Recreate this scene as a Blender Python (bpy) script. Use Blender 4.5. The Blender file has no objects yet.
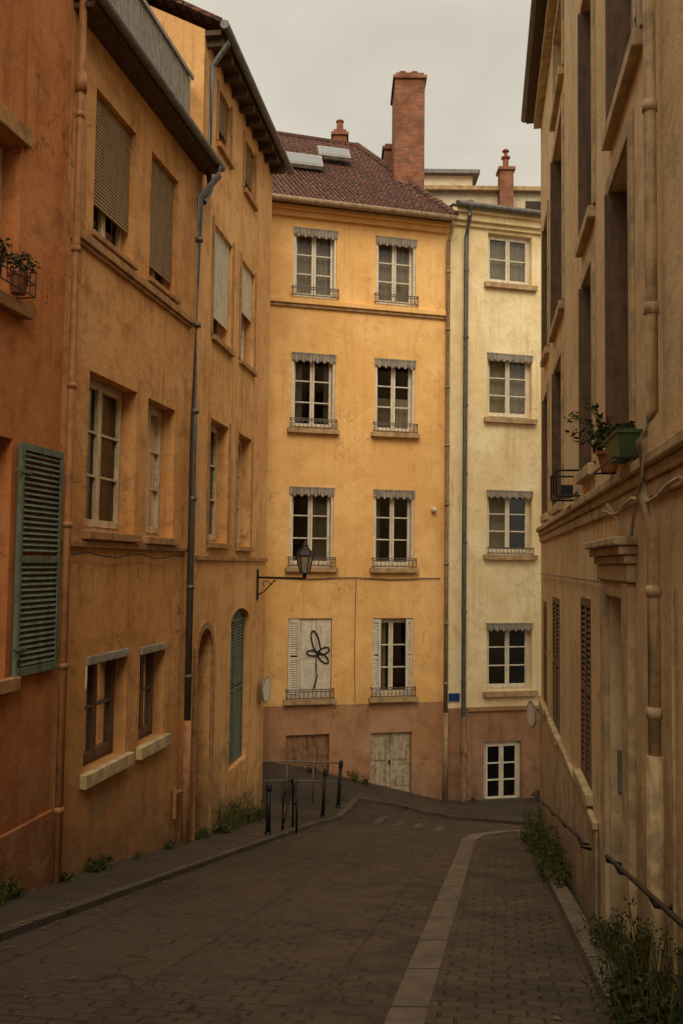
import bpy, bmesh, math, random
from mathutils import Vector, Matrix
random.seed(7)
S=bpy.context.scene
COL=S.collection
R=random.uniform

# ------------------------------------------------------------------ materials
def newmat(name):
    m=bpy.data.materials.new(name);m.use_nodes=True
    nt=m.node_tree;b=nt.nodes['Principled BSDF'];return m,nt,b
def N(nt,t,**k):
    n=nt.nodes.new(t)
    for a,v in k.items():
        setattr(n,a,v)
    return n
def setin(n,d):
    for a,v in d.items(): n.inputs[a].default_value=v
def math_(nt,op,a,b=None,clamp=False):
    n=N(nt,'ShaderNodeMath',operation=op);n.use_clamp=clamp
    for i,x in enumerate((a,b)):
        if x is None: continue
        if isinstance(x,(int,float)): n.inputs[i].default_value=x
        else: nt.links.new(x,n.inputs[i])
    return n.outputs[0]
def mixc(nt,fac,a,b,mode='MIX'):
    n=N(nt,'ShaderNodeMix',data_type='RGBA',blend_type=mode)
    for s,x in ((n.inputs[0],fac),(n.inputs[6],a),(n.inputs[7],b)):
        if isinstance(x,(int,float)): s.default_value=x
        elif isinstance(x,tuple): s.default_value=(x[0],x[1],x[2],1)
        else: nt.links.new(x,s)
    return n.outputs[2]
def ramp(nt,x,a,b,va=0.,vb=1.):
    n=N(nt,'ShaderNodeMapRange');n.clamp=True
    n.interpolation_type='SMOOTHSTEP'
    setin(n,{1:a,2:b,3:va,4:vb});nt.links.new(x,n.inputs[0]);return n.outputs[0]
def noise(nt,vec,scale,detail=4,rough=.55,dist=0.):
    n=N(nt,'ShaderNodeTexNoise');setin(n,{'Scale':scale,'Detail':detail,'Roughness':rough,'Distortion':dist})
    nt.links.new(vec,n.inputs['Vector']);return n.outputs['Fac']
def mapping(nt,vec,sc=(1,1,1),rot=(0,0,0),loc=(0,0,0)):
    n=N(nt,'ShaderNodeMapping');n.inputs['Scale'].default_value=sc;n.inputs['Rotation'].default_value=rot;n.inputs['Location'].default_value=loc
    nt.links.new(vec,n.inputs[0]);return n.outputs[0]
def pos(nt): return N(nt,'ShaderNodeNewGeometry').outputs['Position']
def bump(nt,b,h,strength,dist=.01,prev=None):
    n=N(nt,'ShaderNodeBump');setin(n,{'Strength':strength,'Distance':dist});nt.links.new(h,n.inputs['Height'])
    if prev: nt.links.new(prev,n.inputs['Normal'])
    nt.links.new(n.outputs[0],b.inputs['Normal']);return n.outputs[0]

def plaster(name,col,dark=None,light=None,seed=0.,stain=.55,grime=.7,streak=.5,lowcol=None):
    m,nt,b=newmat(name);p=pos(nt)
    p2=mapping(nt,p,loc=(seed*3.1,seed*1.7,seed*.9))
    dark=dark or (col[0]*.60,col[1]*.54,col[2]*.56)
    light=light or (min(1,col[0]*1.12+.01),min(1,col[1]*1.2+.01),min(1,col[2]*1.35+.01))
    big=noise(nt,p2,.55,5,.6,.6);med=noise(nt,p2,2.6,6,.65,.3);fine=noise(nt,p2,28,3,.6)
    c=mixc(nt,ramp(nt,big,.40,.62),col,light)
    c=mixc(nt,math_(nt,'MULTIPLY',ramp(nt,med,.46,.70),stain),c,dark)
    st=noise(nt,mapping(nt,p2,sc=(4.5,4.5,.25)),1.6,6,.65,.2)
    msk=noise(nt,p2,.8,3,.5)
    c=mixc(nt,math_(nt,'MULTIPLY',math_(nt,'MULTIPLY',ramp(nt,st,.48,.68),ramp(nt,msk,.38,.58)),streak),c,dark)
    sp=noise(nt,mapping(nt,p2,loc=(9,4,2)),1.3,9,.72,.2)
    c=mixc(nt,math_(nt,'MULTIPLY',ramp(nt,sp,.575,.60),stain*.45),c,light)
    sp2=noise(nt,mapping(nt,p2,loc=(1,14,6)),1.7,9,.72,.2)
    c=mixc(nt,math_(nt,'MULTIPLY',ramp(nt,sp2,.60,.63),stain*.5),c,dark)
    c=mixc(nt,math_(nt,'MULTIPLY',ramp(nt,fine,.35,.75),.22),c,dark)
    # hairline cracks, only in places
    v=N(nt,'ShaderNodeTexVoronoi',feature='DISTANCE_TO_EDGE');v.inputs['Scale'].default_value=.55
    nz=N(nt,'ShaderNodeTexNoise');setin(nz,{'Scale':1.6,'Detail':6});nt.links.new(p2,nz.inputs[0])
    vm=N(nt,'ShaderNodeVectorMath',operation='MULTIPLY_ADD');nt.links.new(nz.outputs['Color'],vm.inputs[0]);vm.inputs[1].default_value=(1.1,1.1,1.1);nt.links.new(p2,vm.inputs[2]);nt.links.new(vm.outputs[0],v.inputs['Vector'])
    cr=math_(nt,'MULTIPLY',ramp(nt,v.outputs[0],.006,.001),ramp(nt,msk,.5,.56))
    c=mixc(nt,math_(nt,'MULTIPLY',cr,stain),c,tuple(x*.3 for x in col))
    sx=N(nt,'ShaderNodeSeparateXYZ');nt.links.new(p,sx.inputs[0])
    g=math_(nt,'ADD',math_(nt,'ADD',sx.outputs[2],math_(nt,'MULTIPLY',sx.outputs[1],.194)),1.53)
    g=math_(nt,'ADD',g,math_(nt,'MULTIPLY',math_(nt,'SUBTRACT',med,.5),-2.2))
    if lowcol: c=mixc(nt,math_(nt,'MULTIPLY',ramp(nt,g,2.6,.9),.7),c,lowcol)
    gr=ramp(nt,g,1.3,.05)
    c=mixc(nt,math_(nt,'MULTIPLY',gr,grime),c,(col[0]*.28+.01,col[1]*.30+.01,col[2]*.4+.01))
    pe=math_(nt,'MULTIPLY',ramp(nt,sp,.53,.55),ramp(nt,g,1.6,.6))
    c=mixc(nt,math_(nt,'MULTIPLY',pe,grime*.7),c,(.27,.195,.12))
    nt.links.new(c,b.inputs['Base Color']);b.inputs['Roughness'].default_value=.92
    b.inputs['Specular IOR Level'].default_value=.2
    n1=bump(nt,b,noise(nt,p2,5,6,.7),.5,.04);bump(nt,b,noise(nt,p2,90,2,.6),.4,.004,n1)
    return m
def paint(name,col,rough=.6,var=.25,metal=0.,scale=9,spec=.35,bmp=.15):
    m,nt,b=newmat(name);p=pos(nt)
    a=noise(nt,p,scale,5,.65);bb=noise(nt,mapping(nt,p,sc=(6,6,.6)),3,4,.6)
    f=math_(nt,'MULTIPLY',ramp(nt,math_(nt,'ADD',a,bb),.85,1.25),var*2,True)
    c=mixc(nt,f,col,tuple(x*.45 for x in col));nt.links.new(c,b.inputs['Base Color'])
    setin(b,{'Roughness':rough,'Metallic':metal,'Specular IOR Level':spec})
    if bmp: bump(nt,b,noise(nt,p,40,3,.6),bmp,.004)
    return m
def glassmat():
    m=bpy.data.materials.new('window_glass');m.use_nodes=True;nt=m.node_tree;nt.nodes.clear()
    o=N(nt,'ShaderNodeOutputMaterial');mx=N(nt,'ShaderNodeMixShader');t=N(nt,'ShaderNodeBsdfTransparent');g=N(nt,'ShaderNodeBsdfGlossy')
    t.inputs[0].default_value=(.6,.6,.56,1);g.inputs['Roughness'].default_value=.03
    bp=N(nt,'ShaderNodeBump');setin(bp,{'Strength':.06,'Distance':.02});nt.links.new(noise(nt,pos(nt),2.5,1),bp.inputs['Height']);nt.links.new(bp.outputs[0],g.inputs['Normal'])
    f=N(nt,'ShaderNodeFresnel');f.inputs[0].default_value=1.5
    nt.links.new(math_(nt,'MULTIPLY',f.outputs[0],1.3,True),mx.inputs[0]);nt.links.new(t.outputs[0],mx.inputs[1]);nt.links.new(g.outputs[0],mx.inputs[2]);nt.links.new(mx.outputs[0],o.inputs[0]);return m
def leafmat(name,c1,c2):
    m,nt,b=newmat(name);p=pos(nt)
    c=mixc(nt,ramp(nt,noise(nt,p,14,2),.35,.65),c1,c2);nt.links.new(c,b.inputs['Base Color']);b.inputs['Roughness'].default_value=.6
    b.inputs['Specular IOR Level'].default_value=.2
    return m
def stonemat(name,col,scale=1.,rough=.85,rows=None):
    m,nt,b=newmat(name);p=pos(nt)
    a=noise(nt,p,3*scale,6,.65);f=noise(nt,p,60*scale,3,.7)
    c=mixc(nt,ramp(nt,a,.35,.7),col,tuple(x*.5 for x in col));c=mixc(nt,math_(nt,'MULTIPLY',ramp(nt,f,.45,.7),.35),c,tuple(x*.4 for x in col))
    if rows:
        sx=N(nt,'ShaderNodeSeparateXYZ');nt.links.new(p,sx.inputs[0])
        q=math_(nt,'MULTIPLY',sx.outputs[1],1/rows)
        fr=math_(nt,'FRACT',q)
        wn=N(nt,'ShaderNodeTexWhiteNoise',noise_dimensions='1D');nt.links.new(math_(nt,'FLOOR',q),wn.inputs['W'])
        c=mixc(nt,math_(nt,'MULTIPLY',wn.outputs[0],.45),c,tuple(x*.5 for x in col))
        j=ramp(nt,math_(nt,'ABSOLUTE',math_(nt,'SUBTRACT',fr,.5)),.480,.492)
        c=mixc(nt,j,c,(.02,.017,.013))
    nt.links.new(c,b.inputs['Base Color']);b.inputs['Roughness'].default_value=rough
    n1=bump(nt,b,a,.4,.02);bump(nt,b,f,.4,.004,n1);return m
def asphaltmat():
    m,nt,b=newmat('asphalt');p=pos(nt)
    big=noise(nt,p,.5,5,.6,.5);med=noise(nt,p,3,6,.7);fine=noise(nt,p,110,2,.8)
    c=mixc(nt,ramp(nt,big,.35,.65),(.034,.024,.017),(.058,.042,.029))
    c=mixc(nt,math_(nt,'MULTIPLY',ramp(nt,med,.45,.75),.6),c,(.020,.015,.011))
    br=N(nt,'ShaderNodeTexBrick');br.offset=.37;br.squash=1
    setin(br,{'Color1':(0,0,0,1),'Color2':(1,1,1,1),'Mortar':(.5,.5,.5,1),'Scale':1,'Mortar Size':.018,'Brick Width':2.9,'Row Height':1.15,'Bias':-.1,'Mortar Smooth':.3})
    nt.links.new(mapping(nt,p,rot=(0,0,math.radians(-79))),br.inputs[0])
    c=mixc(nt,math_(nt,'MULTIPLY',br.outputs[0],.45),c,(.072,.052,.036))
    c=mixc(nt,math_(nt,'MULTIPLY',br.outputs['Fac'],.7),c,(.014,.011,.008))
    nzs=N(nt,'ShaderNodeTexNoise');nzs.inputs['Scale'].default_value=2.2;nt.links.new(p,nzs.inputs[0])
    vs=N(nt,'ShaderNodeVectorMath',operation='MULTIPLY_ADD');nt.links.new(nzs.outputs['Color'],vs.inputs[0]);vs.inputs[1].default_value=(.14,.14,0);nt.links.new(p,vs.inputs[2])
    b2=N(nt,'ShaderNodeTexBrick');setin(b2,{'Color1':(0,0,0,1),'Color2':(1,1,1,1),'Scale':1,'Mortar Size':.016,'Brick Width':.19,'Row Height':.125,'Mortar Smooth':.9})
    nt.links.new(mapping(nt,vs.outputs[0],rot=(0,0,math.radians(10))),b2.inputs[0])
    mk=math_(nt,'MULTIPLY',ramp(nt,noise(nt,p,.7,4,.65),.42,.60),ramp(nt,noise(nt,mapping(nt,p,loc=(5,5,5)),4,4,.7),.35,.6))
    jf=math_(nt,'MULTIPLY',b2.outputs['Fac'],mk)
    c=mixc(nt,math_(nt,'MULTIPLY',math_(nt,'MULTIPLY',b2.outputs[0],mk),.3),c,(.085,.062,.042))
    c=mixc(nt,math_(nt,'MULTIPLY',jf,.5),c,(.012,.010,.008))
    v=N(nt,'ShaderNodeTexVoronoi',feature='DISTANCE_TO_EDGE');v.inputs['Scale'].default_value=.9
    nz=N(nt,'ShaderNodeTexNoise');nz.inputs['Scale'].default_value=2.5;nt.links.new(p,nz.inputs[0])
    vm=N(nt,'ShaderNodeVectorMath',operation='MULTIPLY_ADD');nt.links.new(nz.outputs['Color'],vm.inputs[0]);vm.inputs[1].default_value=(.6,.6,0);nt.links.new(p,vm.inputs[2]);nt.links.new(vm.outputs[0],v.inputs['Vector'])
    cr=math_(nt,'MULTIPLY',ramp(nt,v.outputs[0],.014,.002),ramp(nt,big,.45,.55))
    c=mixc(nt,math_(nt,'MULTIPLY',cr,.8),c,(.010,.009,.008))
    c=mixc(nt,math_(nt,'MULTIPLY',ramp(nt,fine,.5,.8),.45),c,(.12,.09,.065))
    nt.links.new(c,b.inputs['Base Color']);nt.links.new(ramp(nt,med,.3,.7,.42,.75),b.inputs['Roughness'])
    b.inputs['Specular IOR Level'].default_value=.4
    n1=bump(nt,b,math_(nt,'SUBTRACT',med,math_(nt,'MULTIPLY',jf,.9)),.8,.03);bump(nt,b,fine,.6,.006,n1)
    return m
def settmat(name,col,w,h,ang,mortar=.012,jo=.6):
    m,nt,b=newmat(name);p=pos(nt)
    nz=N(nt,'ShaderNodeTexNoise');nz.inputs['Scale'].default_value=3;nt.links.new(p,nz.inputs[0])
    vm=N(nt,'ShaderNodeVectorMath',operation='MULTIPLY_ADD');nt.links.new(nz.outputs['Color'],vm.inputs[0]);vm.inputs[1].default_value=(.10,.10,0);nt.links.new(p,vm.inputs[2])
    br=N(nt,'ShaderNodeTexBrick');setin(br,{'Color1':(0,0,0,1),'Color2':(1,1,1,1),'Mortar':(.3,.3,.3,1),'Scale':1,'Mortar Size':mortar,'Brick Width':w,'Row Height':h,'Mortar Smooth':.7})
    nt.links.new(mapping(nt,vm.outputs[0],rot=(0,0,math.radians(ang))),br.inputs[0])
    med=noise(nt,p,2,6,.7);fine=noise(nt,p,70,3,.7)
    mk=ramp(nt,noise(nt,mapping(nt,p,loc=(3,3,3)),1.6,5,.7),.34,.6,.25,1.)
    c=mixc(nt,br.outputs[0],tuple(x*.75 for x in col),tuple(x*1.2 for x in col))
    c=mixc(nt,math_(nt,'MULTIPLY',ramp(nt,med,.4,.7),.65),c,tuple(x*.45 for x in col))
    c=mixc(nt,math_(nt,'MULTIPLY',math_(nt,'MULTIPLY',br.outputs['Fac'],mk),jo),c,tuple(x*.25 for x in col))
    c=mixc(nt,math_(nt,'MULTIPLY',ramp(nt,fine,.5,.8),.3),c,tuple(x*1.6 for x in col))
    nt.links.new(c,b.inputs['Base Color']);nt.links.new(ramp(nt,med,.3,.7,.5,.8),b.inputs['Roughness'])
    b.inputs['Specular IOR Level'].default_value=.4
    h_=math_(nt,'SUBTRACT',math_(nt,'ADD',math_(nt,'MULTIPLY',med,.5),math_(nt,'MULTIPLY',br.outputs[0],.2)),math_(nt,'MULTIPLY',br.outputs['Fac'],mk))
    n1=bump(nt,b,h_,.8,.02);bump(nt,b,fine,.4,.005,n1);return m
def brickmat(name,c1,c2,w,h,mort=(.25,.2,.15),msize=.008,soot=None):
    m,nt,b=newmat(name);p=pos(nt)
    sx=N(nt,'ShaderNodeSeparateXYZ');nt.links.new(p,sx.inputs[0]);cb=N(nt,'ShaderNodeCombineXYZ')
    nt.links.new(math_(nt,'ADD',sx.outputs[0],sx.outputs[1]),cb.inputs[0]);nt.links.new(sx.outputs[2],cb.inputs[1])
    br=N(nt,'ShaderNodeTexBrick');setin(br,{'Color1':(*c1,1),'Color2':(*c2,1),'Mortar':(*mort,1),'Scale':1,'Mortar Size':msize,'Brick Width':w,'Row Height':h})
    nt.links.new(cb.outputs[0],br.inputs[0])
    a=noise(nt,p,2.2,6,.7);a2=noise(nt,p,9,5,.7)
    c=mixc(nt,math_(nt,'MULTIPLY',ramp(nt,a,.4,.62),.7),br.outputs[0],tuple(x*.33 for x in c1))
    c=mixc(nt,math_(nt,'MULTIPLY',ramp(nt,a2,.5,.7),.4),c,tuple(x*.6+.03 for x in mort))
    nt.links.new(c,b.inputs['Base Color']);b.inputs['Roughness'].default_value=.9
    bump(nt,b,math_(nt,'SUBTRACT',a,br.outputs['Fac']),.8,.015);return m

M={}
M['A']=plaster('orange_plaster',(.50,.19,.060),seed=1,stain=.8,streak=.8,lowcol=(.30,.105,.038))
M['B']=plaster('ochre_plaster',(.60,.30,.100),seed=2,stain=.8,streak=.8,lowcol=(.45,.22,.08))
M['C']=plaster('ochre_plaster_light',(.66,.355,.125),seed=3,stain=.65,streak=.7)
M['M']=plaster('yellow_plaster',(.81,.475,.165),dark=(.64,.35,.115),seed=4,stain=.5,grime=.2,streak=.55)
M['Mb']=plaster('pink_base_plaster',(.45,.24,.115),seed=5,stain=.6,grime=.45)
M['N']=plaster('cream_plaster',(.82,.66,.37),dark=(.60,.46,.23),seed=6,stain=.55,grime=.2,streak=.55)
M['Nb']=plaster('brown_base_plaster',(.36,.19,.095),seed=7,stain=.6,grime=.45)
M['R']=plaster('beige_plaster',(.72,.53,.275),dark=(.45,.32,.16),light=(.78,.61,.35),seed=8,stain=.65,streak=.7)
M['Rp']=plaster('beige_plinth',(.58,.43,.23),seed=9,stain=.6)
M['T']=plaster('back_plaster',(.66,.54,.36),seed=10,grime=0)
M['sill']=stonemat('sill_stone',(.52,.35,.17),2)
M['sillB']=stonemat('ochre_trim',(.46,.24,.085),2)
M['sillR']=stonemat('beige_trim',(.60,.45,.24),1.5)
M['white']=paint('white_window_paint',(.74,.67,.52),.5,.25)
M['cream']=paint('cream_window_paint',(.62,.49,.30),.5,.35)
M['greyp']=paint('grey_metal_paint',(.30,.28,.24),.5,.4)
M['zinc']=paint('zinc',(.15,.14,.125),.5,.4,.5)
M['pipeM']=paint('tan_pipe',(.36,.23,.12),.55,.4)
M['pipeA']=paint('orange_pipe',(.40,.18,.07),.6,.4)
M['pipeR']=paint('beige_pipe',(.52,.38,.20),.6,.45)
M['iron']=paint('black_iron',(.018,.016,.015),.5,.2,.3)
M['rail']=paint('railing_iron',(.16,.13,.10),.55,.3,.2)
M['green']=paint('green_grey_shutter',(.135,.175,.12),.6,.5)
M['brownsh']=paint('brown_shutter',(.14,.08,.04),.6,.4)
M['blind']=paint('tan_blind',(.30,.19,.085),.7,.3)
M['lamb']=paint('grey_lambrequin',(.32,.28,.22),.6,.4)
M['door']=paint('faded_door',(.50,.41,.27),.7,.5)
M['doorred']=paint('red_wood_door',(.22,.07,.03),.6,.4)
M['dooro']=paint('brown_panel',(.32,.17,.08),.7,.5)
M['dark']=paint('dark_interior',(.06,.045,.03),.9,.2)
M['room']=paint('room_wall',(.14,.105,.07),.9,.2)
M['curt']=paint('net_curtain',(.52,.45,.33),.9,.2)
M['glass']=glassmat()
M['brick']=brickmat('chimney_brick',(.42,.135,.055),(.24,.085,.045),.22,.075,(.24,.17,.11),.010)
M['pot']=paint('terracotta',(.32,.11,.05),.8,.5)
M['tile']=brickmat('roof_tiles',(.24,.09,.05),(.13,.058,.038),.2,.11,(.02,.012,.01),.018)
M['soff']=paint('eave_wood',(.10,.06,.03),.8,.4)
M['stone']=stonemat('kerb_stone',(.095,.072,.05),1.2,rows=1.0)
M['strip']=stonemat('gutter_stone',(.20,.15,.10),1.5,rows=.9)
M['asph']=asphaltmat()
M['side']=settmat('sidewalk_asphalt',(.054,.040,.028),.9,.6,12,.006)
M['sett']=settmat('setts',(.070,.051,.034),.2,.12,10)
M['ground']=stonemat('earth',(.09,.07,.05),.5)
M['paintw']=paint('worn_road_paint',(.13,.105,.075),.8,1.2,scale=14)
M['leaf']=leafmat('weed_leaves',(.035,.045,.010),(.09,.09,.022))
M['leafd']=leafmat('dark_leaves',(.018,.024,.007),(.042,.048,.013))
M['dead']=leafmat('fallen_leaves',(.08,.05,.02),(.16,.10,.04))
M['flower']=leafmat('red_flowers',(.35,.02,.015),(.45,.05,.03))
M['blue']=paint('enamel_blue',(.02,.05,.18),.3,.1)
M['signw']=paint('sign_white',(.70,.65,.56),.4,.2)
M['black']=paint('black_spray',(.012,.011,.012),.6,.0)
M['lglass']=paint('lantern_glass',(.30,.25,.17),.15,.2)
M['planter']=paint('green_planter',(.05,.09,.03),.5,.3)
M['sky']=paint('skylight_glass',(.14,.155,.155),.25,.1)

# ------------------------------------------------------------------ mesh builder
class Wall:
    def __init__(s,base,n): s.base=base;l=math.hypot(*n);s.n=(n[0]/l,n[1]/l)
    def P(s,u,o,z):
        x,y=s.base(u);return Vector((x+s.n[0]*o,y+s.n[1]*o,z))
WB=Wall(lambda u:(-2.9+.18*(u-9.8),u),(1,-.18))
WC=Wall(lambda u:(-2.11+.14*(u-14.18),u),(1,-.14))
WR=Wall(lambda u:(1.88+.157*(u-5.67),u),(-1,.157))
WM=Wall(lambda u:(u,21+(u-2.47)/3.8),(1/3.8,-1))

class Bd:
    def __init__(s): s.v=[];s.f=[];s.m=[];s.mats=[]
    def mi(s,k):
        if k not in s.mats: s.mats.append(k)
        return s.mats.index(k)
    def face(s,pts,k):
        i=len(s.v);s.v+=[tuple(p) for p in pts];s.f.append(tuple(range(i,i+len(pts))));s.m.append(s.mi(k))
    def hexa(s,c,k):
        i=len(s.v);s.v+=[tuple(p) for p in c];q=s.mi(k)
        for f in ((0,1,3,2),(4,6,7,5),(0,4,5,1),(2,3,7,6),(0,2,6,4),(1,5,7,3)):
            s.f.append(tuple(i+j for j in f));s.m.append(q)
    def box(s,W,u0,u1,o0,o1,z0,z1,k):
        s.hexa([W.P(u,o,z) for u in (u0,u1) for o in (o0,o1) for z in (z0,z1)],k)
    def wbox(s,x0,x1,y0,y1,z0,z1,k):
        s.hexa([Vector((x,y,z)) for x in (x0,x1) for y in (y0,y1) for z in (z0,z1)],k)
    def tube(s,pts,r,k,n=8,cap=True):
        pts=[Vector(p) for p in pts];rs=r if isinstance(r,(list,tuple)) else [r]*len(pts)
        q=s.mi(k);rings=[];up=Vector((0,0,1))
        for i,p in enumerate(pts):
            d=(pts[min(i+1,len(pts)-1)]-pts[max(i-1,0)]).normalized()
            a=d.cross(up)
            if a.length<.05: a=d.cross(Vector((1,0,0)))
            a.normalize();b=d.cross(a)
            i0=len(s.v);s.v+=[tuple(p+(a*math.cos(t)+b*math.sin(t))*rs[i]) for t in [2*math.pi*j/n for j in range(n)]];rings.append(i0)
        for a,b in zip(rings,rings[1:]):
            for j in range(n):
                s.f.append((a+j,a+(j+1)%n,b+(j+1)%n,b+j));s.m.append(q)
        if cap:
            s.f.append(tuple(rings[0]+j for j in range(n)));s.m.append(q);s.f.append(tuple(rings[-1]+j for j in range(n)));s.m.append(q)
    def lathe(s,c,prof,k,n=16):
        c=Vector(c);q=s.mi(k);rings=[]
        for r,z in prof:
            i0=len(s.v);s.v+=[(c.x+r*math.cos(2*math.pi*j/n),c.y+r*math.sin(2*math.pi*j/n),c.z+z) for j in range(n)];rings.append(i0)
        for a,b in zip(rings,rings[1:]):
            for j in range(n): s.f.append((a+j,a+(j+1)%n,b+(j+1)%n,b+j));s.m.append(q)
        for rr in (rings[0],rings[-1]): s.f.append(tuple(rr+j for j in range(n)));s.m.append(q)
    def done(s,name,parent=None,bevel=0,smooth=False,origin=False):
        me=bpy.data.meshes.new(name);off=Vector((0,0,0))
        if origin and s.v:
            xs=[v[0] for v in s.v];ys=[v[1] for v in s.v];zs=[v[2] for v in s.v];off=Vector(((min(xs)+max(xs))/2,(min(ys)+max(ys))/2,min(zs)))
        me.from_pydata([Vector(v)-off for v in s.v],[],s.f)
        for k in s.mats: me.materials.append(M[k])
        for p,i in zip(me.polygons,s.m): p.material_index=i;p.use_smooth=smooth
        me.update()
        bm=bmesh.new();bm.from_mesh(me);bmesh.ops.recalc_face_normals(bm,faces=bm.faces);bm.to_mesh(me);bm.free()
        o=bpy.data.objects.new(name,me);COL.objects.link(o);o.location=off
        if parent: o.parent=parent
        if bevel:
            md=o.modifiers.new('b','BEVEL');md.width=bevel;md.segments=2;md.limit_method='ANGLE';md.angle_limit=.7
        return o
def empty(name):
    e=bpy.data.objects.new(name,None);COL.objects.link(e);e.empty_display_size=.5;return e

def facade(b,W,u0,u1,z0,z1,holes,zones,dep=.2,revk=None):
    """holes: (u0,u1,z0,z1[,depth]); zones: [(ztop,mat),...] from bottom"""
    us=sorted(set([u0,u1]+[h[0] for h in holes]+[h[1] for h in holes]))
    zs=sorted(set([z0,z1]+[h[2] for h in holes]+[h[3] for h in holes]+[z for z,_ in zones if z0<z<z1]))
    us=[u for u in us if u0<=u<=u1]
    def zm(z):
        for t,k in zones:
            if z<t: return k
        return zones[-1][1]
    for a,c in zip(us,us[1:]):
        for d,e in zip(zs,zs[1:]):
            um=(a+c)/2;z=(d+e)/2
            if any(h[0]<um<h[1] and h[2]<z<h[3] for h in holes): continue
            b.face([W.P(a,0,d),W.P(c,0,d),W.P(c,0,e),W.P(a,0,e)],zm(z))
    for h in holes:
        d=h[4] if len(h)>4 else dep;a,c,e,g=h[:4];k=revk or zm((e+g)/2)
        for (p,q) in (((a,e),(a,g)),((c,e),(c,g)),((a,e),(c,e)),((a,g),(c,g))):
            b.face([W.P(p[0],0,p[1]),W.P(q[0],0,q[1]),W.P(q[0],-d-.1,q[1]),W.P(p[0],-d-.1,p[1])],k)
def arch(b,W,a,c,zt,rise,dep,k,n=12):
    m=(a+c)/2;hw=(c-a)/2;pts=[(m-hw*math.cos(math.pi*i/n),zt-rise+rise*math.sin(math.pi*i/n)) for i in range(n+1)]
    for i in range(n):
        p,q=pts[i],pts[i+1]
        b.face([W.P(p[0],0,p[1]),W.P(q[0],0,q[1]),W.P(q[0],0,zt),W.P(p[0],0,zt)],k)
        b.face([W.P(p[0],0,p[1]),W.P(q[0],0,q[1]),W.P(q[0],-dep,q[1]),W.P(p[0],-dep,p[1])],k)

def window(b,W,a,c,z0,z1,dep=.2,fk='white',rows=3,leaves=2,curtain=None,fw=.055,transom=0):
    o0,o1=-dep-.05,-dep
    b.box(W,a,a+fw,o0,o1,z0,z1,fk);b.box(W,c-fw,c,o0,o1,z0,z1,fk)
    b.box(W,a+fw,c-fw,o0,o1,z0,z0+fw,fk);b.box(W,a+fw,c-fw,o0,o1,z1-fw,z1,fk)
    A,C,Z0,Z1=a+fw,c-fw,z0+fw,z1-fw
    lw=(C-A)/leaves;st=.045
    for i in range(leaves):
        p,q=A+lw*i+.004,A+lw*(i+1)-.004
        oo0,oo1=o0+.008,o1+.018
        b.box(W,p,p+st,oo0,oo1,Z0+.003,Z1-.003,fk);b.box(W,q-st,q,oo0,oo1,Z0+.003,Z1-.003,fk)
        b.box(W,p+st,q-st,oo0,oo1,Z0+.003,Z0+.09,fk);b.box(W,p+st,q-st,oo0,oo1,Z1-.055,Z1-.003,fk)
        h=(Z1-Z0-.145)/rows
        for r in range(1,rows):
            z=Z0+.09+h*r;b.box(W,p+st,q-st,oo0+.008,oo1-.008,z-.014,z+.014,fk)
        g=o0+.02+R(-.004,.004)
        b.face([W.P(p+st,g+R(-.004,.004),Z0+.09),W.P(q-st,g+R(-.004,.004),Z0+.09),W.P(q-st,g,Z1-.055),W.P(p+st,g,Z1-.055)],'glass')
    if curtain:
        for (f0,f1,h0,h1) in curtain:
            n=14
            for i in range(n):
                u=a+(c-a)*(f0+(f1-f0)*i/n);v=a+(c-a)*(f0+(f1-f0)*(i+1)/n);oo=o0-.07
                b.face([W.P(u,oo+(.018 if i%2 else -.018),z0+(z1-z0)*h0),W.P(v,oo+(-.018 if i%2 else .018),z0+(z1-z0)*h0),W.P(v,oo+(-.018 if i%2 else .018),z0+(z1-z0)*h1),W.P(u,oo+(.018 if i%2 else -.018),z0+(z1-z0)*h1)],'curt')
def louver(b,W,a,c,z0,z1,o0,o1,k,pitch=.055,mid=True):
    f=.05
    b.box(W,a,a+f,o0,o1,z0,z1,k);b.box(W,c-f,c,o0,o1,z0,z1,k);b.box(W,a+f,c-f,o0,o1,z0,z0+.08,k);b.box(W,a+f,c-f,o0,o1,z1-.07,z1,k)
    zm=(z0+z1)/2
    if mid: b.box(W,a+f,c-f,o0,o1,zm-.035,zm+.035,k)
    z=z0+.1
    while z<z1-.09:
        if not mid or abs(z-zm)>.05:
            t=.03
            b.hexa([W.P(u,o,zz) for u in (a+f,c-f) for (o,zz) in ((o0+.006,z+t),(o0+.006,z+t+.008),(o1-.006,z-.006),(o1-.006,z+.002))],k)
        z+=pitch
def rollblind(b,W,a,c,z0,z1,o,k):
    z=z0
    while z<z1:
        b.hexa([W.P(u,oo,zz) for u in (a,c) for (oo,zz) in ((o-.015,z),(o-.015,z+.04),(o+.006,z+.002),(o-.002,z+.04))],k);z+=.042
def railing(b,W,a,c,z0,z1,o,k='rail',step=.09):
    for z in (z0,z1,(z0+z1)/2+.05): b.box(W,a,c,o-.01,o+.01,z-.01,z+.01,k)
    n=max(2,int((c-a)/step))
    for i in range(n+1):
        u=a+(c-a)*i/n;b.box(W,u-.006,u+.006,o-.006,o+.006,z0+.011,z1-.011,k)
    for u in (a,c):
        b.box(W,u-.01,u+.01,-.05,o+.011,z1-.012,z1+.012,k);b.box(W,u-.01,u+.01,-.05,o+.011,z0-.012,z0+.012,k)
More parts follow.
